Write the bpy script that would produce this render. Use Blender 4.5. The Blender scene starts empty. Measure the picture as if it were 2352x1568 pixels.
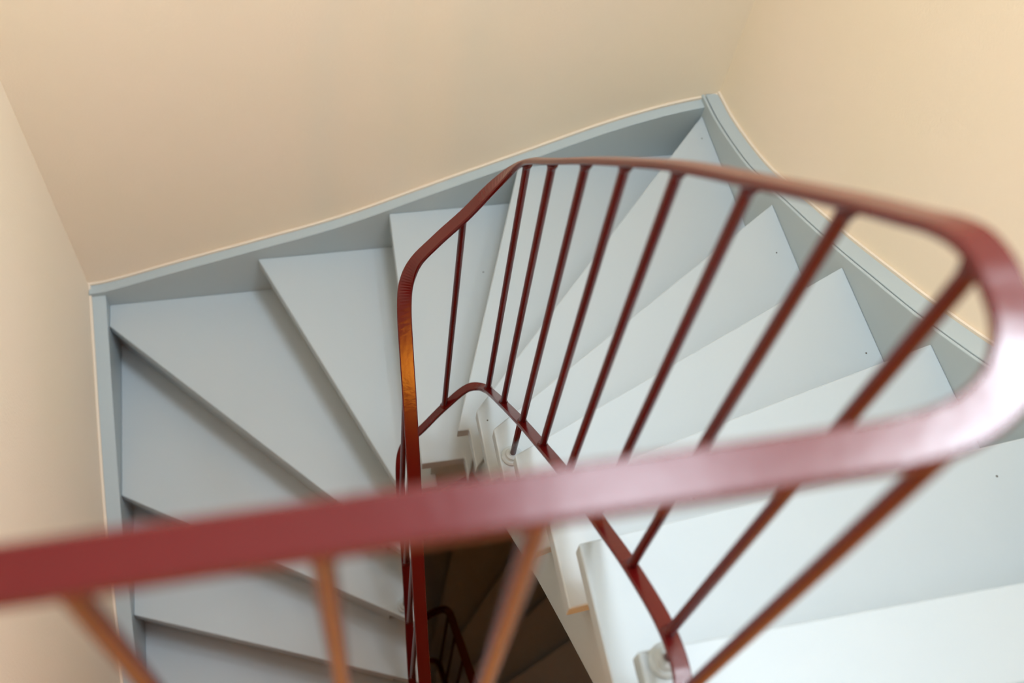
import bpy, bmesh, math, random
P_WIN, P_RF2, P_RBK, P_ROOF_FILL, P_SIDE, P_LOW, P_UP = 94, 22, 26, 12, 2, 4.8, 11
from mathutils import Vector, Matrix
random.seed(3)
C = bpy.context.scene.collection
scene = bpy.context.scene
EYE = 1.3202                      # camera height above the top landing (landing = z 0)
H = 0.175                         # riser height
STOREY = 15 * H

# ------------------------------------------------------------ camera
cam_d = bpy.data.cameras.new('camera'); cam = bpy.data.objects.new('camera', cam_d); C.objects.link(cam)
rt = Vector((0.975275, -0.194354, 0.105195)); dn = Vector((-0.111336, -0.843284, -0.52581)); fw = Vector((0.190903, 0.501097, -0.844072))
cam.matrix_world = Matrix(((rt.x, -dn.x, -fw.x, 0), (rt.y, -dn.y, -fw.y, 0), (rt.z, -dn.z, -fw.z, EYE), (0, 0, 0, 1)))
cam_d.sensor_width = 36; cam_d.lens = 2317.97 / 2352 * 36
cam_d.clip_start = 0.02
cam_d.dof.use_dof = True; cam_d.dof.focus_distance = 2.15; cam_d.dof.aperture_fstop = 2.6
scene.camera = cam

# ------------------------------------------------------------ sky light through the roof openings (some added for fill), exposure
w = bpy.data.worlds.new('world'); scene.world = w; w.use_nodes = True
w.node_tree.nodes['Background'].inputs['Color'].default_value = (0.80, 0.90, 1.0, 1)
w.node_tree.nodes['Background'].inputs['Strength'].default_value = .2
scene.view_settings.view_transform = 'Standard'; scene.view_settings.look = 'None'
scene.view_settings.gamma = 1; scene.view_settings.use_curve_mapping = False
scene.view_settings.exposure = 0.58
scene.cycles.max_bounces = 10; scene.cycles.diffuse_bounces = 6

def area(name, loc, target, size, size_y, power, col):
    d = bpy.data.lights.new(name, 'AREA'); d.shape = 'RECTANGLE'; d.size = size; d.size_y = size_y
    d.energy = power; d.color = col
    o = bpy.data.objects.new(name, d); C.objects.link(o); o.location = loc
    o.rotation_euler = (Vector(target) - Vector(loc)).to_track_quat('-Z', 'Y').to_euler()
    return o
# daylight of the window high in the right wall and of the small roof light; the other panels are added fill
VY0, VY1, VZ0, VZ1 = -1.55, -0.35, 0.90, 2.30    # unseen landing window in the same wall, added for fill light
WY0, WY1, WZ0, WZ1 = 0.00, 0.88, 1.95, 2.93
ZC = 3.05                                       # ceiling height
SX0, SX1, SY0, SY1 = 0.10, 1.20, -1.20, -0.05  # unseen roof opening over the landing, added for overhead fill
TX0, TX1, TY0, TY1 = 0.60, 1.18, 0.60, 1.25      # second, smaller roof light
UX0, UX1, UY0, UY1 = 0.40, 1.15, 1.45, 1.98      # third, over the winders: unseen, added to light the left flight
DAY = (0.79, 0.89, 0.99)
area('window_daylight', (1.46, (WY0 + WY1) / 2, (WZ0 + WZ1) / 2), (0, (WY0 + WY1) / 2, (WZ0 + WZ1) / 2 - .2), WY1 - WY0, WZ1 - WZ0, P_WIN, DAY)
area('added_landing_fill', (1.49, (VY0 + VY1) / 2, (VZ0 + VZ1) / 2), (0, (VY0 + VY1) / 2, (VZ0 + VZ1) / 2), VY1 - VY0, VZ1 - VZ0, P_SIDE, DAY)  # fill panel in the added landing window
area('small_roof_light_daylight', ((TX0 + TX1) / 2, (TY0 + TY1) / 2, ZC + .20), ((TX0 + TX1) / 2, (TY0 + TY1) / 2, 0), TX1 - TX0, TY1 - TY0, P_RF2, DAY)
area('added_back_fill', ((UX0 + UX1) / 2, (UY0 + UY1) / 2, ZC + .20), ((UX0 + UX1) / 2, (UY0 + UY1) / 2, 0), UX1 - UX0, UY1 - UY0, P_RBK, DAY)  # fill panel in the added back opening
area('added_roof_fill', ((SX0 + SX1) / 2, (SY0 + SY1) / 2, ZC + .20), ((SX0 + SX1) / 2, (SY0 + SY1) / 2, 0), SX1 - SX0, SY1 - SY0, P_ROOF_FILL, DAY)  # soft overhead fill panel, added above the landing

# ------------------------------------------------------------ materials
def mat(name, col, rough=0.5, noise=None, bump=0.0, bscale=200, spec=0.5, coat=0.0, stops=None, nscale=2.0, metallic=0.0):
    m = bpy.data.materials.new(name); m.use_nodes = True
    nt = m.node_tree; b = nt.nodes['Principled BSDF']
    b.inputs['Base Color'].default_value = (*col, 1); b.inputs['Roughness'].default_value = rough
    b.inputs['Specular IOR Level'].default_value = spec; b.inputs['Coat Weight'].default_value = coat
    b.inputs['Coat Roughness'].default_value = 0.15; b.inputs['Metallic'].default_value = metallic
    tc = nt.nodes.new('ShaderNodeTexCoord')
    if noise:
        n = nt.nodes.new('ShaderNodeTexNoise'); n.inputs['Scale'].default_value = nscale; n.inputs['Detail'].default_value = 5
        r = nt.nodes.new('ShaderNodeValToRGB'); r.color_ramp.elements[0].position = 0.35; r.color_ramp.elements[1].position = 0.65
        r.color_ramp.elements[0].color = (*col, 1); r.color_ramp.elements[1].color = (*noise, 1)
        nt.links.new(tc.outputs['Object'], n.inputs['Vector']); nt.links.new(n.outputs['Fac'], r.inputs['Fac'])
        nt.links.new(r.outputs['Color'], b.inputs['Base Color'])
    if bump:
        n2 = nt.nodes.new('ShaderNodeTexNoise'); n2.inputs['Scale'].default_value = bscale; n2.inputs['Detail'].default_value = 3
        bp = nt.nodes.new('ShaderNodeBump'); bp.inputs['Strength'].default_value = bump; bp.inputs['Distance'].default_value = 0.002
        nt.links.new(tc.outputs['Object'], n2.inputs['Vector']); nt.links.new(n2.outputs['Fac'], bp.inputs['Height'])
        nt.links.new(bp.outputs['Normal'], b.inputs['Normal'])
    return m
M_wall = mat('cream_wall_paint', (0.865, 0.765, 0.61), 0.9, noise=(0.885, 0.775, 0.635), bump=0.25, bscale=120, spec=0.15, nscale=1.6)
M_tread = mat('pale_grey_blue_gloss_paint', (0.415, 0.48, 0.515), 0.42, noise=(0.425, 0.485, 0.515), bump=0.05, bscale=60, spec=0.4, nscale=3)
M_string = mat('grey_blue_string_paint', (0.40, 0.475, 0.505), 0.45, bump=0.05, bscale=60, spec=0.4)
M_floor = mat('pale_landing_paint', (0.39, 0.45, 0.478), 0.5, noise=(0.40, 0.455, 0.478), bump=0.05, bscale=50, nscale=3)
M_ceil = mat('dark_ceiling_boards', (0.26, 0.235, 0.20), 0.8, noise=(0.24, 0.215, 0.18), nscale=5)
M_wood = mat('varnished_pine_floor', (0.55, 0.24, 0.055), 0.4, noise=(0.47, 0.19, 0.04), nscale=8)
_nt = M_wood.node_tree
_br = _nt.nodes.new('ShaderNodeTexBrick'); _br.inputs['Scale'].default_value = 1.0
_br.inputs['Brick Width'].default_value = 1.4; _br.inputs['Row Height'].default_value = .11; _br.inputs['Mortar Size'].default_value = .002
_br.inputs['Color1'].default_value = (0.55, 0.24, 0.055, 1); _br.inputs['Color2'].default_value = (0.46, 0.185, 0.04, 1); _br.inputs['Mortar'].default_value = (0.10, 0.04, 0.015, 1)
_tc = _nt.nodes.new('ShaderNodeTexCoord'); _nt.links.new(_tc.outputs['Object'], _br.inputs['Vector'])
_nt.links.new(_br.outputs['Color'], _nt.nodes['Principled BSDF'].inputs['Base Color'])
M_trim = mat('cream_filler_bead', (0.74, 0.66, 0.55), 0.7)
M_red = mat('dark_red_gloss_paint', (0.088, 0.0032, 0.0031), 0.22, noise=(0.079, 0.0028, 0.0027), bump=0.1, bscale=110, spec=0.45, nscale=6)
M_screw = mat('dark_screw_hole', (0.10, 0.09, 0.08), 0.8)
M_frame = mat('white_window_paint', (0.80, 0.80, 0.78), 0.4)
M_brass = mat('lamp_metal', (0.55, 0.5, 0.42), 0.35, metallic=0.9)

def glass_mat():
    m = bpy.data.materials.new('clear_window_glass'); m.use_nodes = True
    b = m.node_tree.nodes['Principled BSDF']
    b.inputs['Transmission Weight'].default_value = 1; b.inputs['Roughness'].default_value = 0.0; b.inputs['IOR'].default_value = 1.1
    return m
def emit_mat(name, col, s):
    m = bpy.data.materials.new(name); m.use_nodes = True
    b = m.node_tree.nodes['Principled BSDF']
    b.inputs['Base Color'].default_value = (0.9, 0.9, 0.88, 1)
    b.inputs['Emission Color'].default_value = (*col, 1); b.inputs['Emission Strength'].default_value = s
    return m

# ------------------------------------------------------------ helpers
def obj(name, bm, m, parent=None, bevel=0, seg=2, smooth=False):
    me = bpy.data.meshes.new(name)
    bmesh.ops.recalc_face_normals(bm, faces=bm.faces)
    bm.to_mesh(me); bm.free(); me.materials.append(m)
    if smooth:
        for p in me.polygons: p.use_smooth = True
    o = bpy.data.objects.new(name, me); C.objects.link(o)
    if parent: o.parent = parent
    if bevel:
        b = o.modifiers.new('bevel', 'BEVEL'); b.width = bevel; b.segments = seg; b.limit_method = 'ANGLE'
    return o
def struct(name, bm, m, **k):
    o = obj(name, bm, m, **k); o['kind'] = 'structure'; return o
def empty(name, label, cat, loc=(0, 0, 0), group=None):
    o = bpy.data.objects.new(name, None); C.objects.link(o); o.location = loc
    o.empty_display_size = 0.1
    o['label'] = label; o['category'] = cat
    if group: o['group'] = group
    return o
def add_prism(bm, poly, z0, z1):
    """poly: list of (x,y); extruded z0..z1"""
    lo = [bm.verts.new((x, y, z0)) for x, y in poly]; hi = [bm.verts.new((x, y, z1)) for x, y in poly]
    n = len(poly); bm.faces.new(hi); bm.faces.new(lo[::-1])
    for i in range(n): bm.faces.new((lo[i], lo[(i + 1) % n], hi[(i + 1) % n], hi[i]))
def add_box(bm, a, b):
    add_prism(bm, [(a[0], a[1]), (b[0], a[1]), (b[0], b[1]), (a[0], b[1])], a[2], b[2])
def add_slab(bm, pts, d):
    """pts: planar outline of 3D points; extruded by vector d"""
    d = Vector(d)
    a = [bm.verts.new(p) for p in pts]; b = [bm.verts.new(Vector(p) + d) for p in pts]
    n = len(pts); bm.faces.new(a); bm.faces.new(b[::-1])
    for i in range(n): bm.faces.new((a[i], a[(i + 1) % n], b[(i + 1) % n], b[i]))
def add_lathe(bm, prof, c, n=20):
    """prof: (r,z) list, centre c=(x,y,z0)"""
    rings = []
    for r, z in prof:
        rings.append([bm.verts.new((c[0] + r * math.cos(2 * math.pi * i / n), c[1] + r * math.sin(2 * math.pi * i / n), c[2] + z)) for i in range(n)])
    for a, b in zip(rings, rings[1:]):
        for i in range(n): bm.faces.new((a[i], a[(i + 1) % n], b[(i + 1) % n], b[i]))
    bm.faces.new(rings[0][::-1]); bm.faces.new(rings[-1])
def smooth_path(pts, sub=8):
    """centripetal-ish Catmull-Rom through the points"""
    P = [Vector(p) for p in pts]; P = [2 * P[0] - P[1]] + P + [2 * P[-1] - P[-2]]
    out = []
    for i in range(1, len(P) - 2):
        p0, p1, p2, p3 = P[i - 1:i + 3]
        t0 = 0; t1 = t0 + max((p1 - p0).length, 1e-6) ** .5; t2 = t1 + max((p2 - p1).length, 1e-6) ** .5; t3 = t2 + max((p3 - p2).length, 1e-6) ** .5
        for k in range(sub):
            t = t1 + (t2 - t1) * k / sub
            A1 = p0 * ((t1 - t) / (t1 - t0)) + p1 * ((t - t0) / (t1 - t0)); A2 = p1 * ((t2 - t) / (t2 - t1)) + p2 * ((t - t1) / (t2 - t1)); A3 = p2 * ((t3 - t) / (t3 - t2)) + p3 * ((t - t2) / (t3 - t2))
            B1 = A1 * ((t2 - t) / (t2 - t0)) + A2 * ((t - t0) / (t2 - t0)); B2 = A2 * ((t3 - t) / (t3 - t1)) + A3 * ((t - t1) / (t3 - t1))
            out.append(B1 * ((t2 - t) / (t2 - t1)) + B2 * ((t - t1) / (t2 - t1)))
    out.append(P[-2]); return out
def bar(pts, width, thick, sub=8):
    """flat bar swept along pts (centre of its TOP face), lying flat across the path"""
    S = smooth_path(pts, sub); bm = bmesh.new(); rings = []
    F = []
    for i in range(len(S)):
        t = S[min(i + 1, len(S) - 1)] - S[max(i - 1, 0)]
        F.append((Vector((t.y, -t.x, 0)).normalized(), t.normalized()))
    F = [(sum((F[j][0] for j in range(max(i - 3, 0), min(i + 4, len(F)))), Vector()).normalized(), sum((F[j][1] for j in range(max(i - 3, 0), min(i + 4, len(F)))), Vector()).normalized()) for i in range(len(F))]
    c = min(0.0022, thick * .3)
    for i, p in enumerate(S):
        # lateral from plan direction averaged a little wider
        lat, t = F[i]; n = lat.cross(t).normalized()
        if n.z < 0: n = -n
        h = width / 2
        prof = [(-h + c, 0), (h - c, 0), (h, -c), (h, -thick + c), (h - c, -thick), (-h + c, -thick), (-h, -thick + c), (-h, -c)]
        rings.append([bm.verts.new(p + lat * a + n * b) for a, b in prof])
    for a, b in zip(rings, rings[1:]):
        for i in range(8): bm.faces.new((a[i], a[(i + 1) % 8], b[(i + 1) % 8], b[i]))
    bm.faces.new(rings[0]); bm.faces.new(rings[-1][::-1])
    return bm

# ------------------------------------------------------------ stair layout (x right, y towards the back wall)
XA, XC, YB = -0.648, 1.2414, 2.0342          # inner faces of the wall strings
WA, WB, WC0, WC1 = -0.698, 2.0745, 1.299, 1.326   # walls (right wall runs from WC0 at the back to WC1 in front)
XL, XR, YI = 0.213, 0.370, 1.155             # tread ends round the well
# nosing k : (point at wall, point at well)
NOS = {-2: ((XA, .30), (XL, .30)), -1: ((XA, .56), (XL, .465)), 0: ((XA, .83), (XL, .60)), 1: ((XA, 1.093), (XL, .732)),
       2: ((XA, 1.425), (XL, .868)), 3: ((XA, 1.951), (XL, 1.010)), 4: ((-.150, YB), (XL, 1.118)), 5: ((.278, YB), (.250, YI)),
       6: ((.681, YB), (.339, YI)), 7: ((XC - .001, YB - .004), (XR, 1.118)), 8: ((XC, 1.534), (XR, .978)), 9: ((XC, 1.197), (XR, .829)),
       10: ((XC, .872), (XR, .674)), 11: ((XC, .577), (XR, .507)), 12: ((XC, .291), (XR, .290))}
def zl(k): return (k - 12) * H
def lerp(a, b, t): return tuple(a[i] + (b[i] - a[i]) * t for i in range(len(a)))
OUT = [(XA, -1), (XA, YB), (XC, YB), (XC, -1)]
INN = [(XL, -1), (XL, YI), (XR, YI), (XR, -1)]
def cut(poly, p, n):
    """keep the side of convex-ish polygon where (q-p).n >= 0"""
    out = []
    for i in range(len(poly)):
        a, b = poly[i], poly[(i + 1) % len(poly)]
        da = (a[0] - p[0]) * n[0] + (a[1] - p[1]) * n[1]; db = (b[0] - p[0]) * n[0] + (b[1] - p[1]) * n[1]
        if da >= 0: out.append(a)
        if (da >= 0) != (db >= 0): out.append(lerp(a, b, da / (da - db)))
    return out
def perim(poly, p):
    """arc position of point p on open polyline"""
    s = 0; best = (9, 0)
    for a, b in zip(poly, poly[1:]):
        L = math.dist(a, b); t = max(0, min(1, ((p[0] - a[0]) * (b[0] - a[0]) + (p[1] - a[1]) * (b[1] - a[1])) / L ** 2))
        q = lerp(a, b, t); d = math.dist(p, q)
        if d < best[0] - 1e-9: best = (d, s + t * L)
        s += L
    return best[1]
def at(poly, s):
    for a, b in zip(poly, poly[1:]):
        L = math.dist(a, b)
        if s <= L: return lerp(a, b, s / L)
        s -= L
    return poly[-1]
def between(poly, s0, s1):
    pts = [at(poly, s0)]; s = 0
    for a, b in zip(poly, poly[1:-1]):
        s += math.dist(a, b)
        if s0 + 1e-4 < s < s1 - 1e-4: pts.append(b)
    pts.append(at(poly, s1)); return pts
def shifted(k, d, ext=0):
    """nosing line k moved d metres up-stair, ends put back on the two perimeters"""
    (o, i) = NOS[k]; u = Vector((i[0] - o[0], i[1] - o[1])).normalized(); n = Vector((u.y, -u.x))
    if k < 3: n = Vector((-u.y, u.x)) if (-u.y * 0 + u.x) > 0 else n
    mid_next = NOS[k + 1] if k + 1 in NOS else ((XC, .02), (XR, .02))
    m = Vector(((mid_next[0][0] + mid_next[1][0]) / 2 - (o[0] + i[0]) / 2, (mid_next[0][1] + mid_next[1][1]) / 2 - (o[1] + i[1]) / 2))
    if n.dot(m) < 0: n = -n
    def hit(poly, ref, dirv):
        best = None
        a0 = Vector(o) + n * d
        for a, b in zip(poly, poly[1:]):
            a, b = Vector(a), Vector(b); e = b - a; den = u.x * e.y - u.y * e.x
            if abs(den) < 1e-9: continue
            w_ = a - a0; s = (w_.x * u.y - w_.y * u.x) / den
            if -1e-3 <= s <= 1 + 1e-3:
                q = a + e * s
                if best is None or (q - Vector(ref)).length < (best - Vector(ref)).length: best = q
        return tuple(best) if best is not None else tuple(Vector(ref) + n * d)
    return hit(OUT, o, 1), hit(INN, i, -1)
THK = 0.038
def build_stair(root, ks):
    for k in ks:
        z = zl(k)
        o0, i0 = NOS[k]
        if k < 12:
            o1, i1 = shifted(k + 1, .052)
            so0, so1 = perim(OUT, o0), perim(OUT, o1); si0, si1 = perim(INN, i0), perim(INN, i1)
            poly = between(OUT, so0, so1) + between(INN, si0, si1)[::-1]
            bm = bmesh.new(); add_prism(bm, poly, z - THK, z)
            t = obj('tread', bm, M_tread, root, bevel=0.0035)
            if root.name == 'staircase':
                for sx, sy, kk in [(1.212, 1.937, 7), (1.197, 1.375, 8), (1.116, .511, 11), (.392, 1.088, 7), (.536, 1.772, 5), (.643, .616, 10), (1.207, .960, 9)]:
                    if kk == k:
                        b2 = bmesh.new(); add_lathe(b2, [(.0022, -.001), (.0022, .0004)], (sx, sy, z), 10)
                        s = obj('screw_head', b2, M_screw, t); s['label'] = 'dark screw head'
        else:   # landing nosing board
            bm = bmesh.new(); add_prism(bm, [(XR, .29), (XC, .291), (XC, .16), (XR, .16)], z - THK, z)
            obj('landing_nosing', bm, M_tread, root, bevel=0.0035)
        # riser under nosing k
        a, b = shifted(k, .026); c, d = shifted(k, .044)
        # stop short of the tread end, on the string line
        L = math.dist(a, b); f = 1 - 0.092 / L
        b = lerp(a, b, f); d = lerp(c, d, f)
        bm = bmesh.new(); add_prism(bm, [a, b, d, c], z - H - .0, z - THK + .001)
        obj('riser', bm, M_tread, root)
    def xw(y): return WC1 + (WC0 - WC1) * y / WB
    # wall strings : top edge heights (relative to the eye) along each wall
    A = [(WB - .001, -2.822), (YB, -2.84), (1.90, -2.885), (1.598, -2.980), (1.33, -3.08), (1.10, -3.205), (.90, -3.305), (.60, -3.50), (.30, -3.74), (.16, -3.85)]
    B = [(WA + .001, -2.824), (-.645, -2.818), (-.39, -2.742), (-.15, -2.672), (.125, -2.588), (.425, -2.462), (.69, -2.352), (.96, -2.240), (1.15, -2.182), (WC0 - .002, -2.155)]
    Cc = [(WB - .001, -2.150), (1.95, -2.135), (1.712, -2.068), (1.497, -1.967), (1.30, -1.870), (1.124, -1.775), (.924, -1.663), (.708, -1.526), (.50, -1.375), (.30, -1.235), (.16, -1.20)]
    def curve(P, n=6):
        S = smooth_path([(a, b, 0) for a, b in P], n); return [(p.x, p.y + EYE) for p in S]
    def string(P, mk, dv, name='wall_string', depth=.36, m=M_string, lift=0):
        S = curve(P); top = [mk(a, b + lift) for a, b in S]; bot = [mk(a, b - depth) for a, b in S][::-1]
        bm = bmesh.new(); 
        # quads strip (not an n-gon) so that the curve stays clean
        n = len(S); 
        def V(p): return Vector(dv(p) if callable(dv) else dv)
        T = [bm.verts.new(p) for p in top]; Bo = [bm.verts.new(p) for p in bot[::-1]]
        T2 = [bm.verts.new(Vector(p) + V(p)) for p in top]; B2 = [bm.verts.new(Vector(p) + V(p)) for p in bot[::-1]]
        for i in range(n - 1):
            bm.faces.new((T[i], T[i + 1], Bo[i + 1], Bo[i])); bm.faces.new((T2[i], B2[i], B2[i + 1], T2[i + 1]))
            bm.faces.new((T[i], T2[i], T2[i + 1], T[i + 1])); bm.faces.new((Bo[i], Bo[i + 1], B2[i + 1], B2[i]))
        bm.faces.new((T[0], Bo[0], B2[0], T2[0])); bm.faces.new((T[-1], T2[-1], B2[-1], Bo[-1]))
        return obj(name, bm, m, root, bevel=0.002)
    string(A, lambda a, b: (XA, a, b), (WA - XA + .001, 0, 0))
    string(B, lambda a, b: (a, YB, b), (0, WB - YB - .001, 0))
    # right wall string is two boards with an open joint between them
    string(Cc, lambda a, b: (XC, a, b), (.0085, 0, 0))
    string(Cc, lambda a, b: (XC + .0120, a, b), lambda p: (xw(p[1]) - XC - .0130, 0, 0), depth=.35, lift=.0005)
    string(Cc, lambda a, b: (XC + .0080, a, b), (.0045, 0, 0), depth=.35, lift=-.007)
    # filler beads against the plaster
    def bead(P, mk, dv, lift=.0):
        S = curve(P); bm = bmesh.new(); d = Vector(dv); rings = []
        for a, b in S:
            p = Vector(mk(a, b + .0005)); rings.append([bm.verts.new(p), bm.verts.new(p + Vector((0, 0, .0075))), bm.verts.new(p + d + Vector((0, 0, .0075))), bm.verts.new(p + d)])
        for r, s in zip(rings, rings[1:]):
            for i in range(4): bm.faces.new((r[i], r[(i + 1) % 4], s[(i + 1) % 4], s[i]))
        bm.faces.new(rings[0]); bm.faces.new(rings[-1][::-1])
        o = obj('filler_bead', bm, M_trim, root); o['label'] = 'cream filler bead'
    bead(A, lambda a, b: (WA + .008, a, b), (-.0075, 0, 0)); bead(B, lambda a, b: (a, WB - .008, b), (0, .0075, 0))
    bead(Cc, lambda a, b: (xw(a) - .008, a, b), (.0075, 0, 0))
    # cut inner string: stepped top, smooth lower edge
    ST = 0.048; off = 0.042
    # right side (x = XR+off .. +ST), y from YI+off down to landing
    def low(P, y):
        for (a, za), (b, zb) in zip(P, P[1:]):
            if min(a, b) <= y <= max(a, b): return za + (zb - za) * (y - a) / (b - a)
        return P[0][1] if abs(y - P[0][0]) < abs(y - P[-1][0]) else P[-1][1]
    lowR = [(-.2, -1.52), (.16, -1.60), (.358, -1.811), (.47, -1.916), (.663, -2.117), (.896, -2.394), (1.25, -2.80)]
    lowL = [(.16, -4.25), (.30, -4.13), (.60, -3.80), (.90, -3.46), (1.25, -3.08)]
    LINE = {}
    for k in range(-2, 13):
        a, b = shifted(k, .036); u = Vector((b[0] - a[0], b[1] - a[1])).normalized(); n = Vector((-u.y, u.x))
        nx = NOS[k + 1] if k < 12 else ((XC, 0), (XR, 0)); m = Vector((nx[0][0] + nx[1][0] - NOS[k][0][0] - NOS[k][1][0], nx[0][1] + nx[1][1] - NOS[k][0][1] - NOS[k][1][1]))
        LINE[k] = (a, n if n.dot(m) > 0 else -n)
    def stepped(x0, x1, y0, y1, zb, ks2):
        """string plan rectangle cut by the riser lines into one column per step, sloping lower edge"""
        bm = bmesh.new()
        for k in ks2:
            poly = [(x0, y0), (x1, y0), (x1, y1), (x0, y1)]
            poly = cut(poly, *LINE[k])
            if k + 1 in LINE and k + 1 in ks2: poly = cut(poly, LINE[k + 1][0], -LINE[k + 1][1])
            if len(poly) < 3: continue
            lo = [bm.verts.new((x, y, zb(x, y) + EYE)) for x, y in poly]; hi = [bm.verts.new((x, y, zl(k) - THK)) for x, y in poly]
            bm.faces.new(hi); bm.faces.new(lo[::-1])
            for q in range(len(poly)): bm.faces.new((lo[q], lo[(q + 1) % len(poly)], hi[(q + 1) % len(poly)], hi[q]))
        return obj('inner_string', bm, M_string, root)
    lb = lambda x: -3.03 + (x - (XL - off)) / (XR - XL + 2 * off) * .28
    stepped(XR + off, XR + off + ST, .17, YI + off + ST, lambda x, y: low(lowR, y), range(6, 13))
    stepped(XL - off - ST, XL - off, .20, YI + off + ST, lambda x, y: low(lowL, y), range(-2, 5))
    stepped(XL - off, XR + off, YI + off, YI + off + ST, lambda x, y: lb(x), range(4, 7))
    # soffit boards closing the underside along the strings
    return root

st = empty('staircase', 'pale grey-blue winding stair climbing clockwise up to the bright landing at bottom right', 'staircase', (0, 0, 0))
build_stair(st, range(-2, 13))

def copy_tree(o, parent=None):
    c = o.copy(); C.objects.link(c)
    if parent: c.parent = parent
    for ch in list(o.children): copy_tree(ch, c)
    return c
low_st = copy_tree(st); low_st.location = (0, 0, -STOREY)
low_st['label'] = 'dark shaded stair of the storey below, seen down through the narrow well'

# ------------------------------------------------------------ railing
def R_(x, y, z): return (x, y, z + EYE)
RIGHT_TOP = [(.4005, .332, -.470), (.400, .360, -.495), (.400, .416, -.546), (.400, .535, -.660), (.400, .658, -.780), (.400, .779, -.908), (.400, .900, -1.040), (.400, 1.027, -1.183), (.400, 1.110, -1.275)]
LEFT_TOP = [(.187, 1.136, -1.724), (.184, 1.07, -1.808), (.183, 1.0186, -1.874), (.179, .89, -2.040), (.172, .7555, -2.215), (.167, .60, -2.42), (.166, .45, -2.61), (.166, .33, -2.765)]
BACK_TOP = [(.3970, 1.145, -1.316), (.3840, 1.172, -1.362), (.352, 1.186, -1.427), (.305, 1.187, -1.505), (.252, 1.185, -1.576), (.211, 1.180, -1.637), (.194, 1.165, -1.684)]
CORNER_TOP = [(-.690, .1845, -.462), (-.2, .1845, -.462), (.10, .1845, -.462), (.25, .1845, -.462), (.3150, .1860, -.461), (.3480, .1930, -.460), (.3720, .2060, -.458), (.3880, .2230, -.456), (.3990, .2450, -.455), (.4040, .2700, -.455), (.4050, .2920, -.455), (.4020, .3120, -.458)]
TURN_LOW = [(.172, .25, -2.86), (.19, .205, -2.93), (.225, .1845, -2.98), (.283, .1845, -3.03)]
TURN_LOW2 = [(.283, .1845, -3.03), (.335, .1885, -3.06), (.380, .208, -3.075), (.3995, .25, -3.078)]   # lower storey joins here
top_path = [R_(*p) for p in CORNER_TOP + RIGHT_TOP + BACK_TOP + LEFT_TOP + TURN_LOW]
# the bottom rail
RB = [(.400, .300, -1.262), (.400, .411, -1.344), (.400, .532, -1.459), (.400, .661, -1.580), (.400, .785, -1.714), (.400, .900, -1.842), (.400, 1.029, -1.995), (.400, 1.110, -2.095)]
BB = [(.3970, 1.145, -2.138), (.3850, 1.172, -2.168), (.360, 1.187, -2.195), (.305, 1.187, -2.278), (.247, 1.185, -2.390), (.208, 1.180, -2.45), (.194, 1.165, -2.49)]
LB = [(x, y, z - .795) for x, y, z in LEFT_TOP]
CB = [(-.690, .1845, -1.250), (-.2, .1845, -1.250), (.10, .1845, -1.250), (.25, .1845, -1.250), (.3300, .1860, -1.250), (.3620, .1930, -1.250), (.3850, .2070, -1.250), (.3970, .2280, -1.250), (.4000, .2500, -1.250)]
TB = [(x, y, z - .795) for x, y, z in TURN_LOW]
bot_path = [R_(*p) for p in CB + RB + BB + LB + TB]
def zat(path, x, y):
    """height of a smooth path at plan position (x,y)"""
    best = None
    for a, b in zip(path, path[1:]):
        ax, ay = a[0], a[1]; ex, ey = b[0] - ax, b[1] - ay; L2 = ex * ex + ey * ey
        if L2 < 1e-12: continue
        t = max(0, min(1, ((x - ax) * ex + (y - ay) * ey) / L2)); d = math.hypot(ax + ex * t - x, ay + ey * t - y)
        if best is None or d < best[0]: best = (d, a[2] + (b[2] - a[2]) * t)
    return best[1]
HW, HT, BW, BT = .0300, .0095, .0240, .0080
def railing(root, tp, bp, spots, feet, lowered=0):
    obj('handrail', bar(tp, HW, HT), M_red, root, smooth=False)
    obj('bottom_rail', bar(bp, BW, BT), M_red, root)
    S = smooth_path(tp); B = smooth_path(bp)
    for x, y in spots:
        zt = zat(S, x, y) - HT * 1.35; zb = zat(B, x, y) - .001
        L = zt - zb; r = .0070
        bm = bmesh.new()
        add_lathe(bm, [(r + .004, 0), (r + .0025, .002), (r + .0008, .005), (r, .010), (r, L - .014), (r + .0008, L - .007), (r + .0025, L - .002), (r + .0025, L)], (x, y, zb), 16)
        obj('baluster', bm, M_red, root, smooth=True)
    for x, y, z in feet:
        zt = zat(B, x, y) - BT + .001
        bm = bmesh.new(); add_lathe(bm, [(.0066, 0), (.0066, zt - z)], (x, y, z), 16)
        p = obj('foot_post', bm, M_red, root, smooth=True)
        bm = bmesh.new()
        add_lathe(bm, [(.0220, 0), (.0235, .002), (.0235, .006), (.0205, .009), (.0175, .010), (.0160, .012), (.0150, .017), (.0115, .019), (.0095, .020)], (x, y, z), 32)
        fl = obj('floor_flange', bm, M_tread, p, smooth=False); fl['label'] = 'pale painted round flange'

guard_x = [.3426, .2256, .1059, -.0083, -.1286, -.2476, -.3666, -.4856, -.6046]
right_y = [.2935, .4135, .534, .660, .782, .9005, 1.028, 1.148]
left_y = [1.075, .955, .835, .715, .595, .475, .355]
lx = lambda y: next((a[0] + (b[0] - a[0]) * (y - a[1]) / (b[1] - a[1]) for a, b in zip(LEFT_TOP, LEFT_TOP[1:]) if b[1] <= y <= a[1]), .17)
spots = [(x, .1870 if x > .3 else .1845) for x in guard_x] + [(.400, y) for y in right_y] + [(.305, 1.187)] + [(lx(y), y) for y in left_y]
rail = empty('stair_railing', 'dark red steel railing crossing the foreground and curling down round the upper stair', 'railing', (.4, .28, 0))
rail.location = (0, 0, 0)
railing(rail, top_path, bot_path, spots,
        [(.3985, .905, zl(8)), (.4035, .272, 0), (.180, .93, zl(2)), (lx(.5), .50, zl(-1)), (-.36, .1845, 0)])
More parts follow.
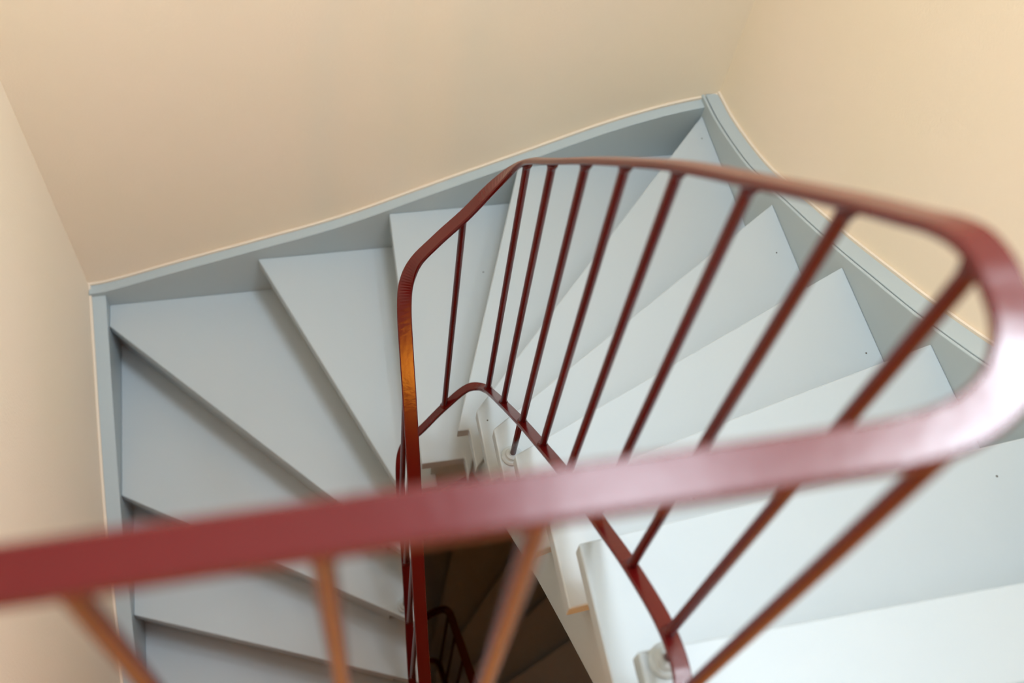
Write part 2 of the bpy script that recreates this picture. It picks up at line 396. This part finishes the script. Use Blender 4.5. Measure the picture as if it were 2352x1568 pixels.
# the railing of the storey below: same run without the landing guard
low_rail = empty('stair_railing', 'dark railing deep in the shaded well, right of the orange-lit handrail', 'railing', (0, 0, 0))
tp = [(x, y, z + EYE - 0) for x, y, z in TURN_LOW2]
tp = tp + [(p[0], p[1], p[2] - STOREY) for p in [R_(*q) for q in RIGHT_TOP[2:] + BACK_TOP + LEFT_TOP + TURN_LOW]]
bpz = [(x, y, z - .795 + EYE) for x, y, z in TURN_LOW2]
bpz = bpz + [(p[0], p[1], p[2] - STOREY) for p in [R_(*q) for q in RB[1:] + BB + LB + TB]]
railing(low_rail, tp, bpz, [(.400, y) for y in right_y[1:]] + [(.305, 1.187)] + [(lx(y), y) for y in left_y],
        [(.3985, .905, zl(8) - STOREY), (.180, .93, zl(2) - STOREY)])

# ------------------------------------------------------------ room
ZB, ZT, YF = -2 * STOREY - .2, 3.05, -1.9
def wall(name, quad, d, m=M_wall):
    bm = bmesh.new(); add_slab(bm, quad, d); return struct(name, bm, m)
wall('wall_left', [(WA, YF, ZB), (WA, WB, ZB), (WA, WB, ZT), (WA, YF, ZT)], (-.2, 0, 0))
wall('wall_back', [(WA - .2, WB, ZB), (WC0 + .2, WB, ZB), (WC0 + .2, WB, ZT), (WA - .2, WB, ZT)], (0, .2, 0))
wall('wall_front', [(WA - .2, YF, ZB), (WC1 + .2, YF, ZB), (WC1 + .2, YF, ZT), (WA - .2, YF, ZT)], (0, -.2, 0))
# right wall with a window opening, made of four blocks in one mesh
def xw(y): return WC1 + (WC0 - WC1) * y / WB
bm = bmesh.new()
for y0, y1, z0, z1 in [(YF, VY0, ZB, ZT), (VY1, WY0, ZB, ZT), (WY1, WB, ZB, ZT), (WY0, WY1, ZB, WZ0), (WY0, WY1, WZ1, ZT), (VY0, VY1, ZB, VZ0), (VY0, VY1, VZ1, ZT)]:
    add_prism(bm, [(xw(y0), y0), (xw(y0) + .2, y0), (xw(y1) + .2, y1), (xw(y1), y1)], z0, z1)
struct('wall_right', bm, M_wall)
# ceiling round the roof light and the added fill openings, with its upstand
bm = bmesh.new()
def strip(y0, y1, holes):
    xs = WA - .2
    for h0, h1 in holes: add_box(bm, (xs, y0, ZC), (h0, y1, ZC + .2)); xs = h1
    add_box(bm, (xs, y0, ZC), (WC1 + .3, y1, ZC + .2))
strip(YF - .2, SY0, []); strip(SY0, SY1, [(SX0, SX1)]); strip(SY1, TY0, []); strip(TY0, TY1, [(TX0, TX1)]); strip(TY1, UY0, []); strip(UY0, UY1, [(UX0, UX1)]); strip(UY1, WB + .2, [])
# unseen sloping roof side, added to darken rail reflections and the right wall
add_slab(bm, [(WA, YF, 1.75), (WA, YF, ZC + .05), (.15, YF, ZC + .05)], (0, WB - YF, 0))
struct('ceiling', bm, M_ceil)
# window frame, and one for the added landing window
for n, (y0, y1, z0, z1) in enumerate([(WY0, WY1, WZ0, WZ1), (VY0, VY1, VZ0, VZ1)]):
    bm = bmesh.new(); fx0, fx1 = 1.39, 1.43
    add_box(bm, (fx0, y0, z0), (fx1, y0 + .05, z1)); add_box(bm, (fx0, y1 - .05, z0), (fx1, y1, z1))
    add_box(bm, (fx0, y0, z0), (fx1, y1, z0 + .05)); add_box(bm, (fx0, y0, z1 - .05), (fx1, y1, z1))
    ym = (y0 + y1) / 2; add_box(bm, (fx0, ym - .02, z0), (fx1, ym + .02, z1))
    struct('window_%d' % (n + 1), bm, M_frame)
# landings
def landing(z, name):
    bm = bmesh.new()
    add_prism(bm, [(WA, YF), (xw(YF), YF), (xw(.12), .12), (XR + .01, .12), (XR + .01, .17), (WA, .17)], z - .12, z - .002)
    struct('floor', bm, M_wood)
    bm = bmesh.new()
    add_prism(bm, [(XR + .01, .12), (xw(.12), .12), (xw(.16), .16), (XR + .01, .16)], z - .12, z)
    add_prism(bm, [(WA, .17), (XR + .01, .17), (XR + .01, .225), (WA, .225)], z - .12, z)
    return struct(name, bm, M_floor)
landing(0, 'trim_1')
landing(-STOREY, 'trim_2'); 
bm = bmesh.new(); add_box(bm, (WA, YF, -2 * STOREY - .2), (WC1 + .1, WB, -2 * STOREY)); struct('floor', bm, M_floor)

# ------------------------------------------------------------ lamps (warm bulbs) : wall lamp above the landing, ceiling lamp under the landing
def globe_lamp(loc, label, power, col):
    """opal globe: the glowing glass itself lights the room"""
    t = empty('ceiling_lamp', label, 'lamp', loc)
    bm = bmesh.new(); add_lathe(bm, [(.05, 0), (.05, -.012), (.028, -.02)], (0, 0, 0), 24); obj('base', bm, M_brass, t)
    bm = bmesh.new(); bmesh.ops.create_uvsphere(bm, u_segments=24, v_segments=14, radius=.052)
    bmesh.ops.translate(bm, verts=bm.verts, vec=(0, 0, -.066)); obj('lamp_shade', bm, emit_mat('opal_globe', col, power / (math.pi * 4 * math.pi * .052 ** 2)), t, smooth=True)
globe_lamp((.29, -.13, -.12), 'warm round lamp on the underside of the landing', P_LOW, (1.0, .36, .03))
globe_lamp((-.35, -.9, ZC), 'warm round lamp on the ceiling above the landing', P_UP, (1.0, .62, .30))
